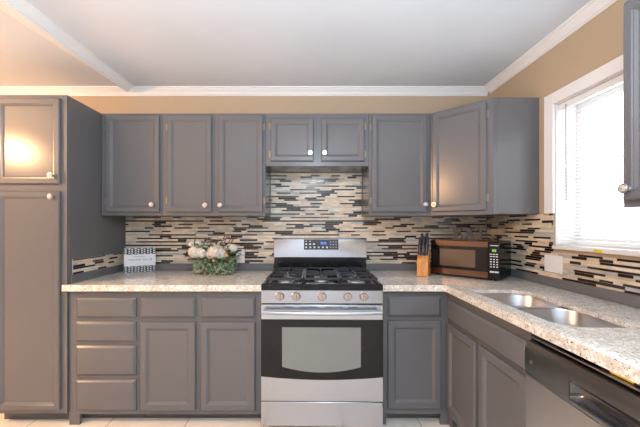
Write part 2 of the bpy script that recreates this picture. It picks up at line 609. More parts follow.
d = build('door', b, M['paint'], t, smooth=20, loc=(0, -.001, 0))
knob(d, .046, 1.447 - UB)
for hz in (dz0 + .085, dz1 - .085):
    hinge(d, .393, hz, M['hinge'], 1)
# cabinet close to the viewer on the window wall
wall_cabinet('grey wall cabinet right of the window, its edge cut by the frame', 1.192, 1.212, 1.362, .60, 2.134 - 1.362, WX - 1.192 - .012, -PI / 2,
             [(.014, .292, .022, .752, .042, .066, 0), (.308, .586, .022, .752, .558, .066, 0)])

# tall pantry cabinet
t = thing('pantry_cabinet', 'tall grey two-door pantry cabinet with warm lamp glare, at the left edge', 'cabinet', (-2.035, 2.06, 0))
PW = .477
b = bmn(); box(b, .0005, PW - .0005, .0195, WY - 2.06 - .001, .086, 2.134)
build('body', b, M['paint'], t, bevel=.0015)
b = bmn(); box(b, 0, PW, 0, .019, .083, 2.134)
build('face_frame', b, M['paint'], t, bevel=.0015)
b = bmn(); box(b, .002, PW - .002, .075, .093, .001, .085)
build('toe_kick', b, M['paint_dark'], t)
for z0, z1, kz in ((1.559, 2.108, 1.610), (.112, 1.512, 1.476)):
    b = bmn(); panel_door(b, .035, .441, z0, z1, .019, .037)
    d = build('door', b, M['paint'], t, smooth=20, loc=(0, -.001, 0))
    knob(d, .403, kz)
b = bmn(); mosaic(b, [(.045, WY - 2.06 - .012, .972, 1.069)], seed=21)
o = build('tile_strip', b, TM + [M['grout']], t, smooth=0, loc=(PW + .0004, 0, 0), rotz=PI / 2)
o['label'] = 'band of mosaic tiles on the cabinet side'
b = bmn(); box(b, PW + .0004, PW + .0095, .03, WY - 2.06 - .016, .9155, .9715)
build('side_ledge', b, M['ledge'], t)

# base cabinets
BZ = .8725
def base_cabinet(label, x, yf, w, depth, rotz, doors=(), drawers=(), foot=(.067, .067), right_end=True, name='base_cabinet', group='grey base cabinets', feetz=.070, side_top=BZ):
    t = thing(name, label, 'cabinet', (x, yf, 0), rotz, group)
    b = bmn()
    box(b, .001, .018, .0195, depth, feetz, BZ)
    box(b, w - .018, w - .001, .0195, depth, feetz, side_top)
    box(b, .0182, w - .0182, .0195, depth, feetz, feetz + .018)
    box(b, .0182, w - .0182, depth - .012, depth, feetz + .0182, BZ)
    build('body', b, M['paint'], t)
    b = bmn()
    box(b, 0, w, 0, .019, feetz, BZ)
    if foot[0]: box(b, .0, foot[0], 0, .019, .001, feetz)
    if foot[1]: box(b, w - foot[1], w, 0, .019, .001, feetz)
    build('face_frame', b, M['paint'], t, bevel=.001)
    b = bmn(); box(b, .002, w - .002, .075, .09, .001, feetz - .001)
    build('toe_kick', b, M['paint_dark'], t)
    for (x0, x1, z0, z1) in doors:
        b = bmn(); panel_door(b, x0, x1, z0, z1, .019, .044)
        build('door', b, M['paint'], t, smooth=20, loc=(0, -.001, 0))
    for (x0, x1, z0, z1) in drawers:
        b = bmn(); slab_front(b, x0, x1, z0, z1, .019)
        build('drawer', b, M['paint'], t, smooth=20, loc=(0, -.001, 0))
    return t
BF = 2.075
BD = WY - BF - .001
dr = [(.826, .698), (.672, .543), (.518, .325), (.299, .100)]
base_cabinet('grey base cabinet with a stack of four drawers', -1.5545, BF, .4565, BD, 0, drawers=[(.0525, .4385, lo, hi) for hi, lo in dr], foot=(.067, 0))
base_cabinet('grey base cabinet with two drawers over two doors, left of the range', -1.0975, BF, .799, BD, 0,
             doors=[(.0085, .3665, .100, .672), (.399, .751, .100, .672)], drawers=[(.0085, .3665, .698, .826), (.399, .751, .698, .826)], foot=(0, 0))
base_cabinet('narrow grey base cabinet between the range and the corner', .469, BF, .4355, BD, 0,
             doors=[(.038, .382, .112, .680)], drawers=[(.038, .382, .706, .834)], foot=(.032, .052))
base_cabinet('grey sink base cabinet with wide false front over two doors', .905, BF + .018, .790, WX - .905 - .002, -PI / 2,
             doors=[(.030, .378, .108, .667), (.420, .784, .108, .667)], drawers=[(.030, .784, .688, .816)], foot=(.05, .05), side_top=.62)

# ------------------------------------------------------------------ countertops
def rounded(pts, rad, n=6):
    out = []
    m = len(pts)
    for i in range(m):
        p, a, c = Vector(pts[i]), Vector(pts[i - 1]), Vector(pts[(i + 1) % m])
        r = rad[i] if isinstance(rad, (list, tuple)) else rad
        if r <= 0:
            out.append((p.x, p.y)); continue
        d1, d2 = (a - p).normalized(), (c - p).normalized()
        half = math.acos(max(-1, min(1, d1.dot(d2)))) / 2
        q = min(r / math.tan(half), .49 * (a - p).length, .49 * (c - p).length)
        rr = q * math.tan(half)
        cen = p + (d1 + d2).normalized() * (rr / math.sin(half))
        s, e = p + d1 * q, p + d2 * q
        a0 = math.atan2(s.y - cen.y, s.x - cen.x)
        a1 = math.atan2(e.y - cen.y, e.x - cen.x)
        da = (a1 - a0 + PI) % (2 * PI) - PI
        for k in range(n + 1):
            an = a0 + da * k / n
            out.append((cen.x + rr * math.cos(an), cen.y + rr * math.sin(an)))
    return out

def slab(bm, outer, holes, z0, z1, mi=0):
    """plate with holes; top and bottom filled, sides closed"""
    loops = [outer] + holes
    for z in (z0, z1):
        es = []
        for lp in loops:
            vs = [bm.verts.new((x, y, z)) for x, y in lp]
            es += [bm.edges.new((vs[i], vs[(i + 1) % len(vs)])) for i in range(len(vs))]
            if z == z0:
                lp_b.append(vs)
            else:
                lp_t.append(vs)
        bmesh.ops.triangle_fill(bm, edges=es, use_beauty=True)
    for a, c in zip(lp_b, lp_t):
        n = len(a)
        for i in range(n):
            j = (i + 1) % n
            bm.faces.new((a[i], a[j], c[j], c[i]))
    lp_b.clear(); lp_t.clear()
lp_b, lp_t = [], []

CT0, CT1 = .874, .914
b = bmn()
slab(b, rounded([(-1.578, 2.035), (-.297, 2.035), (-.297, WY - .001), (-1.5555, WY - .001), (-1.5555, 2.0575), (-1.578, 2.0575)], [.012, 0, 0, 0, 0, 0]), [], CT0, CT1)
o = build('countertop', b, M['granite'], smooth=0, bevel=.005)
tag(o, 'speckled granite countertop left of the range', 'countertop')
HOLE = rounded([(.945, 1.185), (1.238, 1.180), (1.243, 1.57), (1.275, 1.885), (.945, 1.885)], [.10, .015, .5, .12, .03], 8)
b = bmn()
slab(b, rounded([(.469, 2.035), (.865, 2.035), (.865, .665), (WX - .001, .665), (WX - .001, WY - .001), (.469, WY - .001)], [0, .02, 0, 0, 0, 0]), [HOLE], .894, CT1)
prism(b, rounded([(.469, 2.035), (.865, 2.035), (.865, .665), (.905, .665), (.905, 2.075), (.469, 2.075)], [0, .02, 0, 0, .01, 0]), CT0, .894, lambda u, v, w: (u, v, w))
bmesh.ops.remove_doubles(b, verts=b.verts[:], dist=.0001)
o = build('countertop', b, M['granite'], smooth=0, bevel=.005)
tag(o, 'speckled granite countertop around the corner sink run', 'countertop')

# ------------------------------------------------------------------ double sink under the counter
t = thing('sink', 'undermounted stainless steel double-basin sink in the granite counter', 'sink', (1.10, 1.535, .8925))
def basin(name, x0, x1, y0, y1, depth, rads):
    b = bmn()
    ox, oy = 1.10, 1.535
    prev = None
    prof = [(-.012, -.001), (.0, -.001), (.002, -.006), (.006, -depth + .035), (.012, -depth + .015), (.026, -depth + .004), (.05, -depth), ]
    for ins, z in prof:
        pts = rounded([(x0 + ins, y0 + ins), (x1 - ins, y0 + ins), (x1 - ins, y1 - ins), (x0 + ins, y1 - ins)], [max(r - ins * .6, .02) for r in rads], 8)
        ring = [b.verts.new((x - ox, y - oy, z)) for x, y in pts]
        if prev:
            for i in range(len(ring)):
                j = (i + 1) % len(ring)
                b.faces.new((prev[i], prev[j], ring[j], ring[i]))
        prev = ring
    b.faces.new(prev)
    o = build(name, b, M['sink'], t, smooth=50)
    s = o.modifiers.new('solid', 'SOLIDIFY'); s.thickness = .0015; s.offset = 1
    b = bmn()
    lathe(b, [(.045, 0), (.045, .002), (.038, .003), (.034, -.001), (.012, -.002), (.006, .004), (0, .005)],
          Matrix.Translation(((x0 + x1) / 2 - ox + .03, (y0 + y1) / 2 - oy, -depth + .001)), 24)
    build('drain', b, M['chrome'], o)
basin('basin', .94, 1.285, 1.580, 1.892, .215, [.06, .08, .12, .035])
basin('basin', .94, 1.256, 1.170, 1.557, .195, [.10, .025, .10, .04])
b = bmn(); box(b, -.17, .19, 1.549 - 1.535, 1.588 - 1.535, -.0035, -.0022)
build('divider', b, M['sink'], t)

# ------------------------------------------------------------------ gas range
RX, RF = .0800, 1.98         # centre, door front
t = thing('gas_range', 'freestanding stainless steel gas range with black cooktop', 'range', (RX, RF, 0), math.radians(-.9))
HW = .378
def rb(bm, x0, x1, y0, y1, z0, z1, mi=0):
    return box(bm, x0 - RX, x1 - RX, y0 - RF, y1 - RF, z0, z1, mi)
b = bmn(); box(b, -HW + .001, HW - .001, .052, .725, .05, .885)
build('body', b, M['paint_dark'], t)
for sx in (-1, 1):
    for y in (.09, .68):
        b = bmn(); tube(b, [(sx * .33, y, .001), (sx * .33, y, .05)], .016, 10)
        build('foot', b, M['black'], t)
b = bmn(); box(b, -HW, HW, .004, .05, .045, .1985)
build('storage_drawer', b, M['steel'], t, bevel=.004)
# oven door
b = bmn(); box(b, -HW, HW, 0, .05, .2035, .803)
od = build('oven_door', b, M['steel'], t, bevel=.004)
def curved_plate(x0, x1, zt, zb_side, zb_mid, n=20):
    pts = [(x0, zt)]
    pts = [(x1, zt), (x0, zt)]
    for k in range(n + 1):
        s = k / n
        pts.append((x0 + (x1 - x0) * s, zb_side + (zb_mid - zb_side) * (1 - (2 * s - 1) ** 2)))
    return pts
b = bmn(); prism(b, curved_plate(-HW + .001, HW - .001, .711, .358, .339), -.004, .0005, lambda u, v, w: (u, w, v))
og = build('glass_front', b, M['black_glass'], od, smooth=20)
b = bmn(); prism(b, curved_plate(-.2465, .2395, .664, .420, .386), -.0052, -.0042, lambda u, v, w: (u, w, v))
build('oven_window', b, M['oven_window'], od, smooth=20)
b = bmn()
pts = []
for k in range(25):
    s = k / 24
    x = -.362 + .724 * s
    e = abs(2 * s - 1)
    pts.append((x, -.048 - .012 * (1 - e ** 2), .768 - .004 * (1 - e ** 2)))
tube(b, pts, .0115, 12)
for sx in (-1, 1):
    tube(b, [(sx * .352, .0, .766), (sx * .352, -.048, .768)], .010, 10)
build('handle', b, M['steel'], od)
b = bmn()
for x0, x1 in ((-.235, -.18), (-.14, -.022), (.018, .128), (.16, .22)):
    box(b, x0, x1, -.0006, .0004, .786, .790)
build('vent_slots', b, M['dark_gap'], od)
# control panel, slightly raked
b = bmn()
prism(b, [(.006, .8085), (.010, .890), (.06, .890), (.06, .8085)], -HW, HW, lambda u, v, w: (w, u, v))
cp = build('control_panel', b, M['steel'], t, bevel=.002)
for px in (279, 295.4, 321.5, 347.3, 363.5):
    x = (px - 321.4) * 1.975 / 320
    mt = Matrix.Translation((x, .0079, .853)) @ Matrix.Rotation(math.radians(-3), 4, 'X') @ FRONT
    b = bmn()
    lathe(b, [(.0285, 0), (.0285, .004), (.0255, .006), (.0245, .020), (.0225, .0235), (0, .0245)], mt, 24)
    k = build('knob', b, M['knob_steel'], cp)
    b = bmn(); v = box(b, -.0055, .0055, -.0225, .0225, .0235, .034)
    bmesh.ops.transform(b, matrix=mt, verts=v)
    build('knob_grip', b, M['knob_steel'], k, bevel=.002)
# cooktop
b = bmn()
outer = [(-HW, .004), (HW, .004), (HW, .592), (-HW, .592)]
for i, (ins, z) in enumerate(((0, .8915), (0, .924), (.006, .930), (.022, .930), (.030, .918))):
    r = [b.verts.new((x + (ins if x < 0 else -ins), y + (ins if y < .1 else -ins), z)) for x, y in outer]
    if i:
        for k in range(4):
            j = (k + 1) % 4
            b.faces.new((prev[k], prev[j], r[j], r[k]))
    else:
        b.faces.new(r[::-1])
    prev = r
b.faces.new(prev)
ct = build('cooktop', b, M['black'], t, smooth=30)
for bx, by, r in ((-.235, .165, .046), (-.235, .435, .040), (.235, .165, .050), (.235, .435, .036), (0.0, .20, .040), (0.0, .36, .040)):
    b = bmn()
    lathe(b, [(r * 1.25, .9185), (r * 1.2, .924), (r * .95, .927), (r * .95, .934)], Matrix.Translation((bx, by, 0)), 24)
    bn = build('burner', b, M['burner'], ct)
    b = bmn()
    lathe(b, [(r * .9, .9345), (r * .92, .939), (r * .8, .942), (0, .9425)], Matrix.Translation((bx, by, 0)), 24)
    build('burner_cap', b, M['iron'], bn)
def grate(x0, x1, y0, y1, fingers):
    b = bmn()
    w, zt, zb = .0055, .962, .948
    box(b, x0, x1, y0, y0 + 2 * w, zb, zt); box(b, x0, x1, y1 - 2 * w, y1, zb, zt)
    box(b, x0, x0 + 2 * w, y0, y1, zb, zt); box(b, x1 - 2 * w, x1, y0, y1, zb, zt)
    for x in (x0 + w, x1 - w):
        for y in (y0 + w, (y0 + y1) / 2, y1 - w):
            tube(b, [(x, y, .931 if abs(x) < .34 else .9315), (x, y, zb)], .006, 8)
    xm = (x0 + x1) / 2
    ym = (y0 + y1) / 2
    box(b, x0, x1, ym - w, ym + w, zb, zt)
    for cy in fingers:
        for a in range(4):
            an = a * PI / 2
            dx, dy = math.cos(an), math.sin(an)
            L = (x1 - x0) / 2 if a % 2 == 0 else (y1 - y0) / 4
            p0 = Vector((xm + dx * .018, cy + dy * .018, 0)); p1 = Vector((xm + dx * L, cy + dy * L, 0))
            lo = [min(p0[i], p1[i]) - (w * .8 if abs(p0[i] - p1[i]) < 1e-4 else 0) for i in range(2)]
            hi = [max(p0[i], p1[i]) + (w * .8 if abs(p0[i] - p1[i]) < 1e-4 else 0) for i in range(2)]
            box(b, lo[0], hi[0], lo[1], hi[1], zb + .003, zt + .003)
    return build('grate', b, M['iron'], ct, bevel=.0015)
grate(-.352, -.120, .035, .572, (.165, .435))
grate(-.116, .116, .035, .572, (.20, .36))
grate(.120, .352, .035, .572, (.165, .435))
# back guard
b = bmn(); box(b, -.370, .370, .595, .722, .900, 1.035)
build('riser', b, M['black'], t, bevel=.004)
b = bmn()
prism(b, [(.588, 1.037), (.594, 1.180), (.602, 1.192), (.725, 1.192), (.725, 1.037)], -.374, .374, lambda u, v, w: (w, u, v))
bg = build('back_guard', b, M['steel'], t, bevel=.003)
rk = .006 / .143
def bgx(z): return .588 + (z - 1.037) * rk
b = bmn()
x0, x1, z0, z1 = -.130, .147, 1.100, 1.181
prism(b, [(bgx(z0) - .003, z0), (bgx(z1) - .003, z1), (bgx(z1) + .001, z1), (bgx(z0) + .001, z0)], x0, x1, lambda u, v, w: (w, u, v))
dp = build('display', b, M['disp'], bg)
b = bmn()
def bgmark(bm, xa, xb, za, zb):
    prism(bm, [(bgx(za) - .0036, za), (bgx(zb) - .0036, zb), (bgx(zb) - .0028, zb), (bgx(za) - .0028, za)], xa, xb, lambda u, v, w: (w, u, v))
for i in range(6):
    xa = -.119 + i * .0335
    bgmark(b, xa, xa + .014, 1.113, 1.125)
for i in range(3):
    xa = -.119 + i * .031
    bgmark(b, xa, xa + .015, 1.139, 1.149)
for i in range(2):
    xa = -.117 + i * .031
    bgmark(b, xa, xa + .010, 1.164, 1.170)
for i in range(3):
    for j in range(3):
        xa = .080 + i * .022
        bgmark(b, xa, xa + .007, 1.116 + j * .022, 1.122 + j * .022)
build('buttons', b, M['mark'], dp)
b = bmn()
for xa in (.006, .017, .031, .042):
    for s in ((0, .002, 0, .018), (.0055, .0075, 0, .018), (0, .0075, .016, .018), (0, .0075, .008, .010), (0, .0075, 0, .002)):
        bgmark(b, xa + s[0], xa + s[1], 1.143 + s[2], 1.143 + s[3])
build('clock_digits', b, M['lcd_blue'], dp)

# ------------------------------------------------------------------ dishwasher
DWY = .997
t = thing('dishwasher', 'stainless steel dishwasher under the counter next to the sink base', 'dishwasher', (.905, DWY, 0), -PI / 2)
W2 = .298
b = bmn(); box(b, -W2 + .13, W2 - .001, .003, .58, .10, .862); box(b, -W2 + .001, W2 - .001, .003, .025, .10, .862)
build('tub', b, M['dark_gap'], t)
b = bmn(); box(b, -W2 + .005, W2 - .005, .05, .07, .001, .098)
build('toe_kick', b, M['black'], t)
b = bmn(); box(b, -W2, W2, -.030, .002, .105, .694)
dd = build('door', b, M['steel_dw'], t, bevel=.003)
FP = [(.002, .696), (-.030, .696), (-.032, .700), (-.032, .795), (-.0285, .812), (-.020, .826), (-.004, .834), (.002, .834)]
PX0, PX1 = -.078, .215
b = bmn()
for x0, x1 in ((-W2, PX0), (PX1, W2)):
    prism(b, FP, x0, x1, lambda u, v, w: (w, u, v))
prism(b, [(.002, .770), (-.032, .774), (-.032, .795), (-.0285, .812), (-.020, .826), (-.004, .834), (.002, .834)], PX0, PX1, lambda u, v, w: (w, u, v))
prism(b, [(.002, .696), (-.030, .696), (-.032, .700), (-.032, .708), (-.028, .712), (.002, .716)], PX0, PX1, lambda u, v, w: (w, u, v))
fc = build('control_fascia', b, M['steel_dwd'], dd, smooth=30)
b = bmn()
n = 10
rows = []
for i in range(n + 1):
    a = i / n
    zz = .713 + .060 * a
    yy = -.030 + .030 * math.sin(PI * a) ** .6
    rows.append([b.verts.new((PX0 + .002, -.031, zz)), b.verts.new((PX0 + .012, yy * .5 - .016, zz)), b.verts.new((PX0 + .035, yy, zz)), b.verts.new((PX1 - .035, yy, zz)), b.verts.new((PX1 - .002, -.031, zz))])
for i in range(n):
    for k in range(4):
        b.faces.new((rows[i][k], rows[i][k + 1], rows[i + 1][k + 1], rows[i + 1][k]))
M['pocket'] = mat('glossy_dark_pocket', (0.10, 0.10, 0.105), 0.12, 0.8)
build('handle_pocket', b, M['pocket'], fc, smooth=60)
b = bmn(); lathe(b, [(.0075, 0), (.0075, .0015), (0, .002)], Matrix.Translation((-.262, -.0318, .755)) @ FRONT, 16)
build('badge', b, M['steel_dw'], fc)
b = bmn(); box(b, -W2 + .01, W2 - .01, -.012, .001, .8405, .847)
build('top_lip', b, M['steel_dw'], t, bevel=.002)
b = bmn(); box(b, .035, .105, -.0005, .0022, .8495, .8605)
build('warning_label', b, M['yellow'], t)['label'] = 'yellow warning label under the counter edge'

# ------------------------------------------------------------------ microwave in the corner
t = thing('microwave', 'black and steel countertop microwave standing diagonally in the corner', 'microwave', (1.1146, 2.3174, CT1), -PI / 4)
MW, MD, MH = .237, .297, .272
b = bmn(); box(b, -MW + .001, MW - .001, .016, MD, .012, MH - .002)
build('body', b, M['black'], t, bevel=.004)
for sx in (-1, 1):
    for y in (.04, .26):
        b = bmn(); lathe(b, [(.012, .0008), (.012, .012)], Matrix.Translation((sx * .2, y, 0)), 12)
        build('foot', b, M['black'], t)
DX = .164
b = bmn(); box(b, -MW, DX, 0, .015, .012, MH - .003)
md = build('door', b, M['black_glass'], t, bevel=.002)
M['reflect_steel'] = brushed('steel_painted_reflection', (0.135, 0.085, 0.066), 0.28, (3, 3, 420))  # brown reflection of the room put into the steel colour
b = bmn(); box(b, -MW + .001, DX - .001, -.002, .0005, MH - .043, MH - .005)
build('top_band', b, M['reflect_steel'], md)['label'] = 'steel band with painted brown reflection'
b = bmn(); box(b, -MW + .001, DX - .001, -.002, .0005, .016, .058)
build('bottom_band', b, M['reflect_steel'], md)['label'] = 'steel band with painted brown reflection'
M['mw_window'] = mat('microwave_window_painted_reflection', (0.135, 0.08, 0.052), 0.12)  # window colour carries the warm room's brown reflection
b = bmn(); box(b, -.168, .083, -.0012, .0005, .080, .205)
build('window', b, M['mw_window'], md)
b = bmn(); box(b, DX + .0015, MW, 0, .015, .012, MH - .003)
cp = build('control_panel', b, M['black_glass'], t, bevel=.002)
b = bmn(); box(b, .186, .218, -.0008, .0003, .196, .222)
ds = build('display', b, M['dark_gap'], cp)
b = bmn()
for xa in (.192, .2, .2085):
    for s in ((0, .0016, 0, .015), (.0042, .0058, 0, .015), (0, .0058, .0135, .015), (0, .0058, .0068, .0083), (0, .0058, 0, .0015)):
        box(b, xa + s[0], xa + s[1], -.0014, -.0005, .2015 + s[2], .2015 + s[3])
build('clock_digits', b, M['lcd_green'], ds)
b = bmn()
box(b, .178, .228, -.0008, .0003, .240, .245)
for zz in (.180, .165):
    for i in range(3):
        box(b, .176 + i * .018, .190 + i * .018, -.0008, .0003, zz, zz + .006)
for j in range(5):
    for i in range(3):
        if j < 4:
            box(b, .178 + i * .019, .188 + i * .019, -.0008, .0003, .145 - j * .017, .152 - j * .017)
box(b, .176, .202, -.0008, .0003, .058, .068); box(b, .206, .230, -.0008, .0003, .058, .068)
build('buttons', b, M['mark'], cp)
M['rust'] = add_noise(mat('rusty_brown_metal', (0.07, 0.05, 0.045), 0.6, 0.0), (1, 1, 1), 60, (0.045, 0.032, 0.030), (0.10, 0.075, 0.068))

# "EAT" letters standing on the microwave
c, s = math.cos(-PI / 4), math.sin(-PI / 4)
def on_mw(x, y): return (1.1146 + c * x - s * y, 2.3174 + s * x + c * y)
ex, ey = on_mw(-.012, .15)
t = thing('letter_sign', 'rust-brown metal EAT letters standing on the microwave', 'sign', (ex, ey, CT1 + MH - .0015), -PI / 4 + .22)
def letter(polys, x0, w, h=.094):
    b = bmn()
    for p in polys:
        prism(b, [(x0 + u * w, .0005 + v * h) for u, v in p], -.011, .011, lambda u, v, w_: (u, w_, v))
    build('letter', b, M['rust'], t, bevel=.0015, smooth=0)
letter([[(0, 0), (.95, 0), (.95, .33), (.84, .33), (.78, .14), (.48, .14), (.48, .44), (.66, .44), (.66, .34), (.76, .34), (.76, .68), (.66, .68), (.66, .57), (.48, .57), (.48, .86), (.74, .86), (.82, .70), (.92, .70), (.92, 1), (0, 1), (0, .88), (.14, .88), (.14, .12), (0, .12)]], -.116, .082)
letter([[(0, 0), (.40, 0), (.40, .11), (.31, .11), (.36, .28), (.64, .28), (.68, .11), (.58, .11), (.58, 0), (1, 0), (1, .11), (.91, .11), (.66, 1), (.36, 1), (.10, .11), (0, .11)][:]], -.033, .077, .088)
letter([[(.26, 0), (.74, 0), (.74, .11), (.62, .11), (.62, .86), (.80, .86), (.88, .68), (1, .68), (1, 1), (0, 1), (0, .68), (.12, .68), (.20, .86), (.38, .86), (.38, .11), (.26, .11)]], .045, .074)

# ------------------------------------------------------------------ knife block and knives
M['wood'] = add_noise(mat('honey_wood', (0.62, 0.27, 0.075), 0.38), (18, 18, 2), 6, (0.52, 0.21, 0.05), (0.72, 0.33, 0.10))
KX, KY = .845, 2.385
t = thing('knife_block', 'honey-coloured wooden knife block left of the microwave', 'knife block', (KX, KY, CT1), math.radians(-27))
b = bmn()
prism(b, [(0, .0008), (.115, .0008), (.150, .205), (.115, .222), (.008, .128)], -.040, .040, lambda u, v, w: (w, u, v))
build('block', b, M['wood'], t, bevel=.003)
b = bmn()
dirv = Vector((0, .020 * 0, 1))
up = Vector((0, .26, 1)).normalized()
M['handle'] = mat('black_knife_handle', (0.012, 0.012, 0.016), 0.3)
SL = lambda f: Vector((0, .008 + .107 * f, .128 + .094 * f))       # along the slanted top
kr = math.radians(-27)
Rk = Matrix.Rotation(kr, 3, 'Z')
specs = [(-.026, .12, .105), (0, .12, .112), (.026, .12, .104), (-.027, .42, .112), (0, .42, .120), (.027, .42, .116), (-.018, .78, .108), (.018, .78, .112)]
names = ['front-left', 'front-middle', 'front-right', 'middle-left', 'centre', 'middle-right', 'back-left', 'back-right']
for (kx, f, L), nm in zip(specs, names):
    p = SL(f) + Vector((kx, 0, 0))
    wp = Rk @ (p + up * .013) + Vector((KX, KY, CT1))
    k = thing('kitchen_knife', 'black-handled knife in the %s slot of the knife block' % nm, 'knife', wp, kr, 'knives in the block')
    b = bmn()
    n = Vector((0, 1, 0)) - up * up.y
    n.normalize()
    rowsk = []
    for q, (hw_, hd) in ((.006, (.0095, .0095)), (.012, (.0115, .012)), (.04, (.0105, .0105)), (.07, (.0110, .0115)), (L - .01, (.0118, .0135)), (L, (.008, .010))):
        cc = up * q
        ring = []
        for kk in range(10):
            an = 2 * PI * kk / 10
            ring.append(b.verts.new(cc + Vector((1, 0, 0)) * hw_ * math.cos(an) + n * hd * math.sin(an)))
        rowsk.append(ring)
    for i in range(len(rowsk) - 1):
        for kk in range(10):
            b.faces.new((rowsk[i][kk], rowsk[i][(kk + 1) % 10], rowsk[i + 1][(kk + 1) % 10], rowsk[i + 1][kk]))
    b.faces.new(rowsk[0][::-1]); b.faces.new(rowsk[-1])
    build('handle', b, M['handle'], k)
    b = bmn()
    for q in (.03, .05, .07):
        cc = up * q
        v0 = len(b.verts)
        lathe(b, [(.0025, -.0113), (.0025, .0113)], Matrix.Translation(cc) @ Matrix.Rotation(PI / 2, 4, 'Y'), 8)
    build('rivets', b, M['nickel'], k)
    b = bmn()
    v = box(b, -.002, .002, -.004, .004, -.003, .0062)
    build('bolster', b, M['nickel'], k)

# ------------------------------------------------------------------ patterned box sign on the left counter
ang = math.atan2(.115, .197)
t = thing('block_sign', 'white wooden block sign with black leaf pattern and script text', 'sign', (-1.372, 2.600, CT1), ang)
SW, SH = .114, .199
b = bmn(); box(b, -SW, SW, 0, .028, .0006, SH)
M['sign_white'] = mat('white_sign_paint', (0.74, 0.74, 0.76), 0.5)
build('block', b, M['sign_white'], t, bevel=.0015)
M['ink'] = mat('black_sign_print', (0.035, 0.033, 0.035), 0.6)
for z0 in (.0015, .146):
    b = bmn(); box(b, -SW + .0015, SW - .0015, -.0008, .0002, z0, z0 + .051)
    build('pattern_band', b, M['ink'], t)
cw = (2 * SW - .006) / 5
for z0 in (.0015, .146):
    b = bmn()
    for i in range(5):
        cx = -SW + .003 + cw * (i + .5)
        for j in range(3):
            zc = z0 + .0085 + j * .017
            for sx in (-1, 1):
                x0, x1 = cx + sx * .003, cx + sx * (cw / 2 - .0025)
                zo = zc + sx * .003
                pts = [(x0, zo - .004), ((x0 + x1) / 2, zo - .0062), (x1, zo + .0005), (x1 - sx * .002, zo + .006), ((x0 + x1) / 2, zo + .005)]
                prism(b, pts, -.0016, -.0006, lambda u, v, w: (u, w, v))
    build('leaf_pattern', b, M['sign_white'], t, smooth=0)
M['script'] = mat('grey_script', (0.22, 0.22, 0.25), 0.6)
b = bmn()
r2 = random.Random(4)
def scribble(x0, x1, z, amp, wl, r):
    pts = []
    x = x0
    ph = 0
    while x < x1:
        a = amp * (0.6 + .6 * r2.random())
        for k in range(6):
            ph = k / 6 * 2 * PI
            pts.append((x + wl * k / 6 + .25 * wl * math.sin(ph), -.0008, z + a * math.sin(ph + 1)))
        x += wl
    tube(b, pts, r, 4)
scribble(-.045, .035, .128, .0024, .006, .0009)
for x0, x1 in ((-.085, -.040), (-.030, .010), (.020, .052)):
    scribble(x0, x1, .102, .0050, .010, .0014)
# little heart at the end of the line
for sx in (-1, 1):
    tube(b, [(.078, -.0008, .094), (.078 + sx * .008, -.0008, .104), (.078 + sx * .006, -.0008, .110), (.078, -.0008, .106)], .0018, 4)
build('script_text', b, M['script'], t)

# ------------------------------------------------------------------ flower basket
FX, FY = -.745, 2.54
t = thing('flower_basket', 'wicker basket of cream hydrangeas and green leaves on the left counter', 'flower basket', (FX, FY, CT1))
M['wicker'] = add_noise(mat('brown_wicker', (0.20, 0.10, 0.05), 0.7), (1, 1, 6), 40, (0.10, 0.05, 0.025), (0.30, 0.16, 0.08), bump=0.4)
b = bmn()
prev = None
for i, (rx, ry, z) in enumerate(((.118, .072, .0008), (.128, .080, .02), (.138, .086, .045), (.143, .088, .052), (.145, .090, .057), (.138, .085, .058), (.130, .080, .04), (.11, .066, .012))):
    ring = []
    for k in range(48):
        an = 2 * PI * k / 48
        wv = 1 + (.012 if (k + i) % 2 else -.012)
        ring.append(b.verts.new((rx * wv * math.cos(an), ry * wv * math.sin(an), z)))
    if prev:
        for k in range(48):
            b.faces.new((prev[k], prev[(k + 1) % 48], ring[(k + 1) % 48], ring[k]))
    else:
        b.faces.new(ring[::-1])
    prev = ring
b.faces.new(prev)
build('basket', b, M['wicker'], t)
GR = [mat('leaf_green', (0.14, 0.25, 0.10), 0.5), mat('sage_leaf', (0.30, 0.39, 0.28), 0.55), mat('dark_leaf', (0.035, 0.075, 0.035), 0.5), mat('pale_leaf', (0.38, 0.46, 0.32), 0.55)]
r3 = random.Random(8)
def leaf(bm, p, d, L, w, mi, roll=0.0):
    d = d.normalized()
    s = d.cross(Vector((0, 0, 1)))
    if s.length < .1: s = Vector((1, 0, 0))
    s.normalize()
    n = s.cross(d)
    s2 = s * math.cos(roll) + n * math.sin(roll)
    n2 = n * math.cos(roll) - s * math.sin(roll)
    a = bm.verts.new(p); tip = bm.verts.new(p + d * L - n2 * L * .15)
    m1 = bm.verts.new(p + d * L * .5 + n2 * L * .04)
    l_ = bm.verts.new(p + d * L * .45 + s2 * w + n2 * L * .12); r_ = bm.verts.new(p + d * L * .45 - s2 * w + n2 * L * .12)
    for f in ((a, m1, l_), (m1, tip, l_), (a, r_, m1), (m1, r_, tip)):
        bm.faces.new(f).material_index = mi
    for q in (a, tip, m1, l_, r_):
        q.co.z = max(q.co.z, .003)
def rdir(zb=0.0):
    while True:
        v = Vector((r3.uniform(-1, 1), r3.uniform(-1, 1), r3.uniform(-1, 1)))
        if .1 < v.length < 1:
            v.normalize(); v.z += zb
            return v.normalized()
b = bmn()
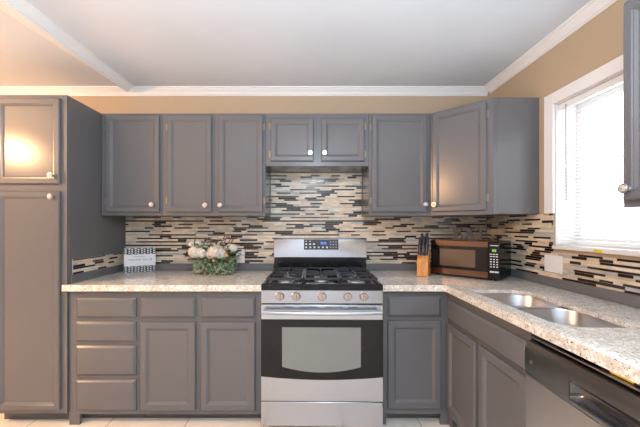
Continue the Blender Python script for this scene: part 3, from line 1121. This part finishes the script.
for _ in range(900):        # trailing greenery over the basket rim
    an = r3.uniform(0, 2 * PI)
    rr = math.sqrt(r3.random())
    p = Vector((.150 * rr * math.cos(an), .095 * rr * math.sin(an), .060 + .065 * r3.random()))
    if rr > .75 and r3.random() < .8:
        p = Vector((.152 * math.cos(an), .100 * math.sin(an), r3.uniform(.008, .11)))
    out = Vector((math.cos(an), math.sin(an), r3.uniform(-.5, .6)))
    leaf(b, p, out + rdir() * .6, r3.uniform(.022, .036), r3.uniform(.005, .009), r3.choice((0, 0, 1, 1, 2, 3)), r3.uniform(-1, 1))
for _ in range(260):        # leaves hugging the front of the basket
    an = r3.uniform(-2.9, -.2)
    p = Vector((.150 * math.cos(an), .098 * math.sin(an), r3.uniform(.006, .085)))
    if p.x < -.03 and p.z < .035 and r3.random() < .75: continue
    leaf(b, p, Vector((math.cos(an) * .6, math.sin(an), r3.uniform(-.6, .5))) + rdir() * .5, r3.uniform(.022, .034), r3.uniform(.006, .010), r3.choice((0, 1, 1, 3, 3)), r3.uniform(-1, 1))
for _ in range(150):        # upper dark sprigs
    an = r3.uniform(0, 2 * PI)
    p = Vector((.165 * math.cos(an) * math.sqrt(r3.random()), .07 * math.sin(an), r3.uniform(.10, .215)))
    leaf(b, p, Vector((math.cos(an), math.sin(an) * .6, .6)) + rdir() * .5, r3.uniform(.03, .055), r3.uniform(.007, .012), r3.choice((0, 1, 2, 2)), r3.uniform(-1, 1))
for tx, tz in ((-.215, .12), (-.20, .10), (.205, .13), (.19, .11), (.21, .16)):
    for _ in range(7):
        p = Vector((tx * r3.uniform(.75, .95), r3.uniform(-.03, .03), tz + r3.uniform(-.02, .03)))
        leaf(b, p, Vector((math.copysign(1, tx), r3.uniform(-.6, .2), r3.uniform(-.2, .5))), r3.uniform(.03, .045), .009, r3.choice((0, 2, 1)))
build('foliage', b, GR, t, smooth=0)
CRE = [mat('cream_petal', (0.84, 0.79, 0.68), 0.6), mat('white_petal', (0.88, 0.85, 0.80), 0.6), mat('blush_petal', (0.78, 0.64, 0.53), 0.6)]
CORE = mat('tan_flower_core', (0.50, 0.47, 0.36), 0.7)  # tan inner ball that shows between the petals
def hydrangea(cx, cy, cz, R, n, pal):
    b = bmn()
    c0 = Vector((cx, cy, cz))
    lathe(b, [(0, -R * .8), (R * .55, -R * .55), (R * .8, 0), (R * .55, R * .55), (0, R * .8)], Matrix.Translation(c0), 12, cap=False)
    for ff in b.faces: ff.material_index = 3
    for k in range(n):
        zf = 1 - 2 * (k + .5) / n
        an = k * 2.39996
        d = Vector((math.sqrt(1 - zf * zf) * math.cos(an), math.sqrt(1 - zf * zf) * math.sin(an), zf * .85))
        p = c0 + d * R * r3.uniform(.88, 1.04)
        d.normalize()
        u = d.cross(Vector((.3, .2, 1))).normalized()
        v = d.cross(u)
        f = .0105 * r3.uniform(.85, 1.2)
        mi = r3.choice(pal)
        tw = r3.uniform(0, 1.5)
        cv = b.verts.new(p)
        for q in range(4):
            a0 = tw + q * PI / 2
            e = u * math.cos(a0) + v * math.sin(a0)
            g = u * math.cos(a0 + PI / 2) + v * math.sin(a0 + PI / 2)
            v1 = b.verts.new(p + (e * .9 + g * .5) * f * .9 + d * .003)
            v2 = b.verts.new(p + e * f * 1.25 + d * .001)
            v3 = b.verts.new(p + (e * .9 - g * .5) * f * .9 + d * .003)
            for ff in ((cv, v1, v2), (cv, v2, v3)):
                b.faces.new(ff).material_index = mi
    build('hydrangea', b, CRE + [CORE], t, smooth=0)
for args in ((-.150, -.035, .172, .050, 70, (0, 0, 1, 2)), (-.090, -.045, .168, .044, 70, (1, 1, 0)), (.018, -.055, .178, .060, 110, (0, 0, 1, 2)), (.060, -.045, .158, .040, 60, (1, 0)),
             (-.020, -.045, .150, .034, 45, (0, 0, 2)), (-.135, .01, .236, .024, 28, (1, 0)), (-.185, .0, .232, .018, 18, (1,)), (.150, -.02, .206, .028, 34, (1, 0)), (.120, -.015, .214, .022, 24, (0, 1))):
    hydrangea(*args)
b = bmn()
for pts in ([(-.10, 0, .17), (-.085, 0, .26), (-.055, .01, .285), (-.03, .01, .25), (-.045, 0, .20)], [(.03, 0, .21), (.06, .01, .26), (.10, .01, .295), (.125, 0, .27), (.09, 0, .22)],
            [(.06, 0, .19), (.085, -.01, .27), (.07, -.01, .31)], [(.10, 0, .2), (.15, 0, .28), (.17, 0, .275)], [(-.16, 0, .18), (-.165, 0, .25), (-.15, 0, .29)]):
    P = []
    for i in range(len(pts) - 1):
        for k in range(4):
            P.append(tuple(Vector(pts[i]).lerp(Vector(pts[i + 1]), k / 4)))
    P.append(pts[-1])
    tube(b, P, .004, 6)
M['twig'] = mat('dark_twig', (0.11, 0.08, 0.065), 0.7)
build('twigs', b, M['twig'], t)
b = bmn()
for (x, z, dx, dz) in ((-.075, .245, .05, .02), (-.075, .245, -.045, .03), (.075, .27, .04, .03), (.075, .27, -.05, .005), (.05, .235, .05, -.01)):
    leaf(b, Vector((x, -.02, z)), Vector((dx, -.2 * abs(dx), dz)), .062, .014, 0, .6)
M['ribbon'] = mat('grey_ribbon', (0.42, 0.39, 0.36), 0.5)
build('ribbon', b, M['ribbon'], t, smooth=0)
b = bmn()
lathe(b, [(0, -.016), (.013, -.010), (.017, 0), (.013, .010), (0, .016)], Matrix.Translation((.108, -.075, .150)), 12, cap=False)
lathe(b, [(0, -.012), (.009, -.008), (.012, 0), (.009, .008), (0, .012)], Matrix.Translation((.016, -.095, .112)), 12, cap=False)
M['peach'] = mat('peach_berry', (0.62, 0.33, 0.13), 0.5)
build('berries', b, M['peach'], t)

# ------------------------------------------------------------------ electrical plates
t = thing('outlet_plate', 'white outlet plate on the back wall beside the flower basket', 'outlet', (-.580, WY - .0094, 1.035))
b = bmn(); box(b, -.036, .036, -.005, 0, -.058, .058)
pl = build('plate', b, M['white_plastic'], t, bevel=.002)
for zc in (-.024, .024):
    b = bmn(); prism(b, rounded([(-.016, zc - .014), (.016, zc - .014), (.016, zc + .014), (-.016, zc + .014)], .007, 4), -.0062, -.004, lambda u, v, w: (u, w, v))
    sk = build('socket', b, M['white'], pl)
    b = bmn()
    for x in (-.006, .006):
        box(b, x - .001, x + .001, -.0066, -.006, zc - .004, zc + .005)
    build('slots', b, M['dark_gap'], sk)
t = thing('switch_plate', 'blank white wide wall plate under the window', 'wall plate', (WX - .0094, 1.966, 1.057), -PI / 2)
b = bmn(); box(b, -.072, .072, -.006, 0, -.053, .053)
build('plate', b, M['white_plastic'], t, bevel=.003)
b = bmn()
for x in (-.048, 0, .048):
    for zz in (-.03, .03):
        lathe(b, [(.0035, 0), (.003, .0012), (0, .0014)], Matrix.Translation((x, -.0059, zz)) @ FRONT, 10)
build('screws', b, M['white'], t)
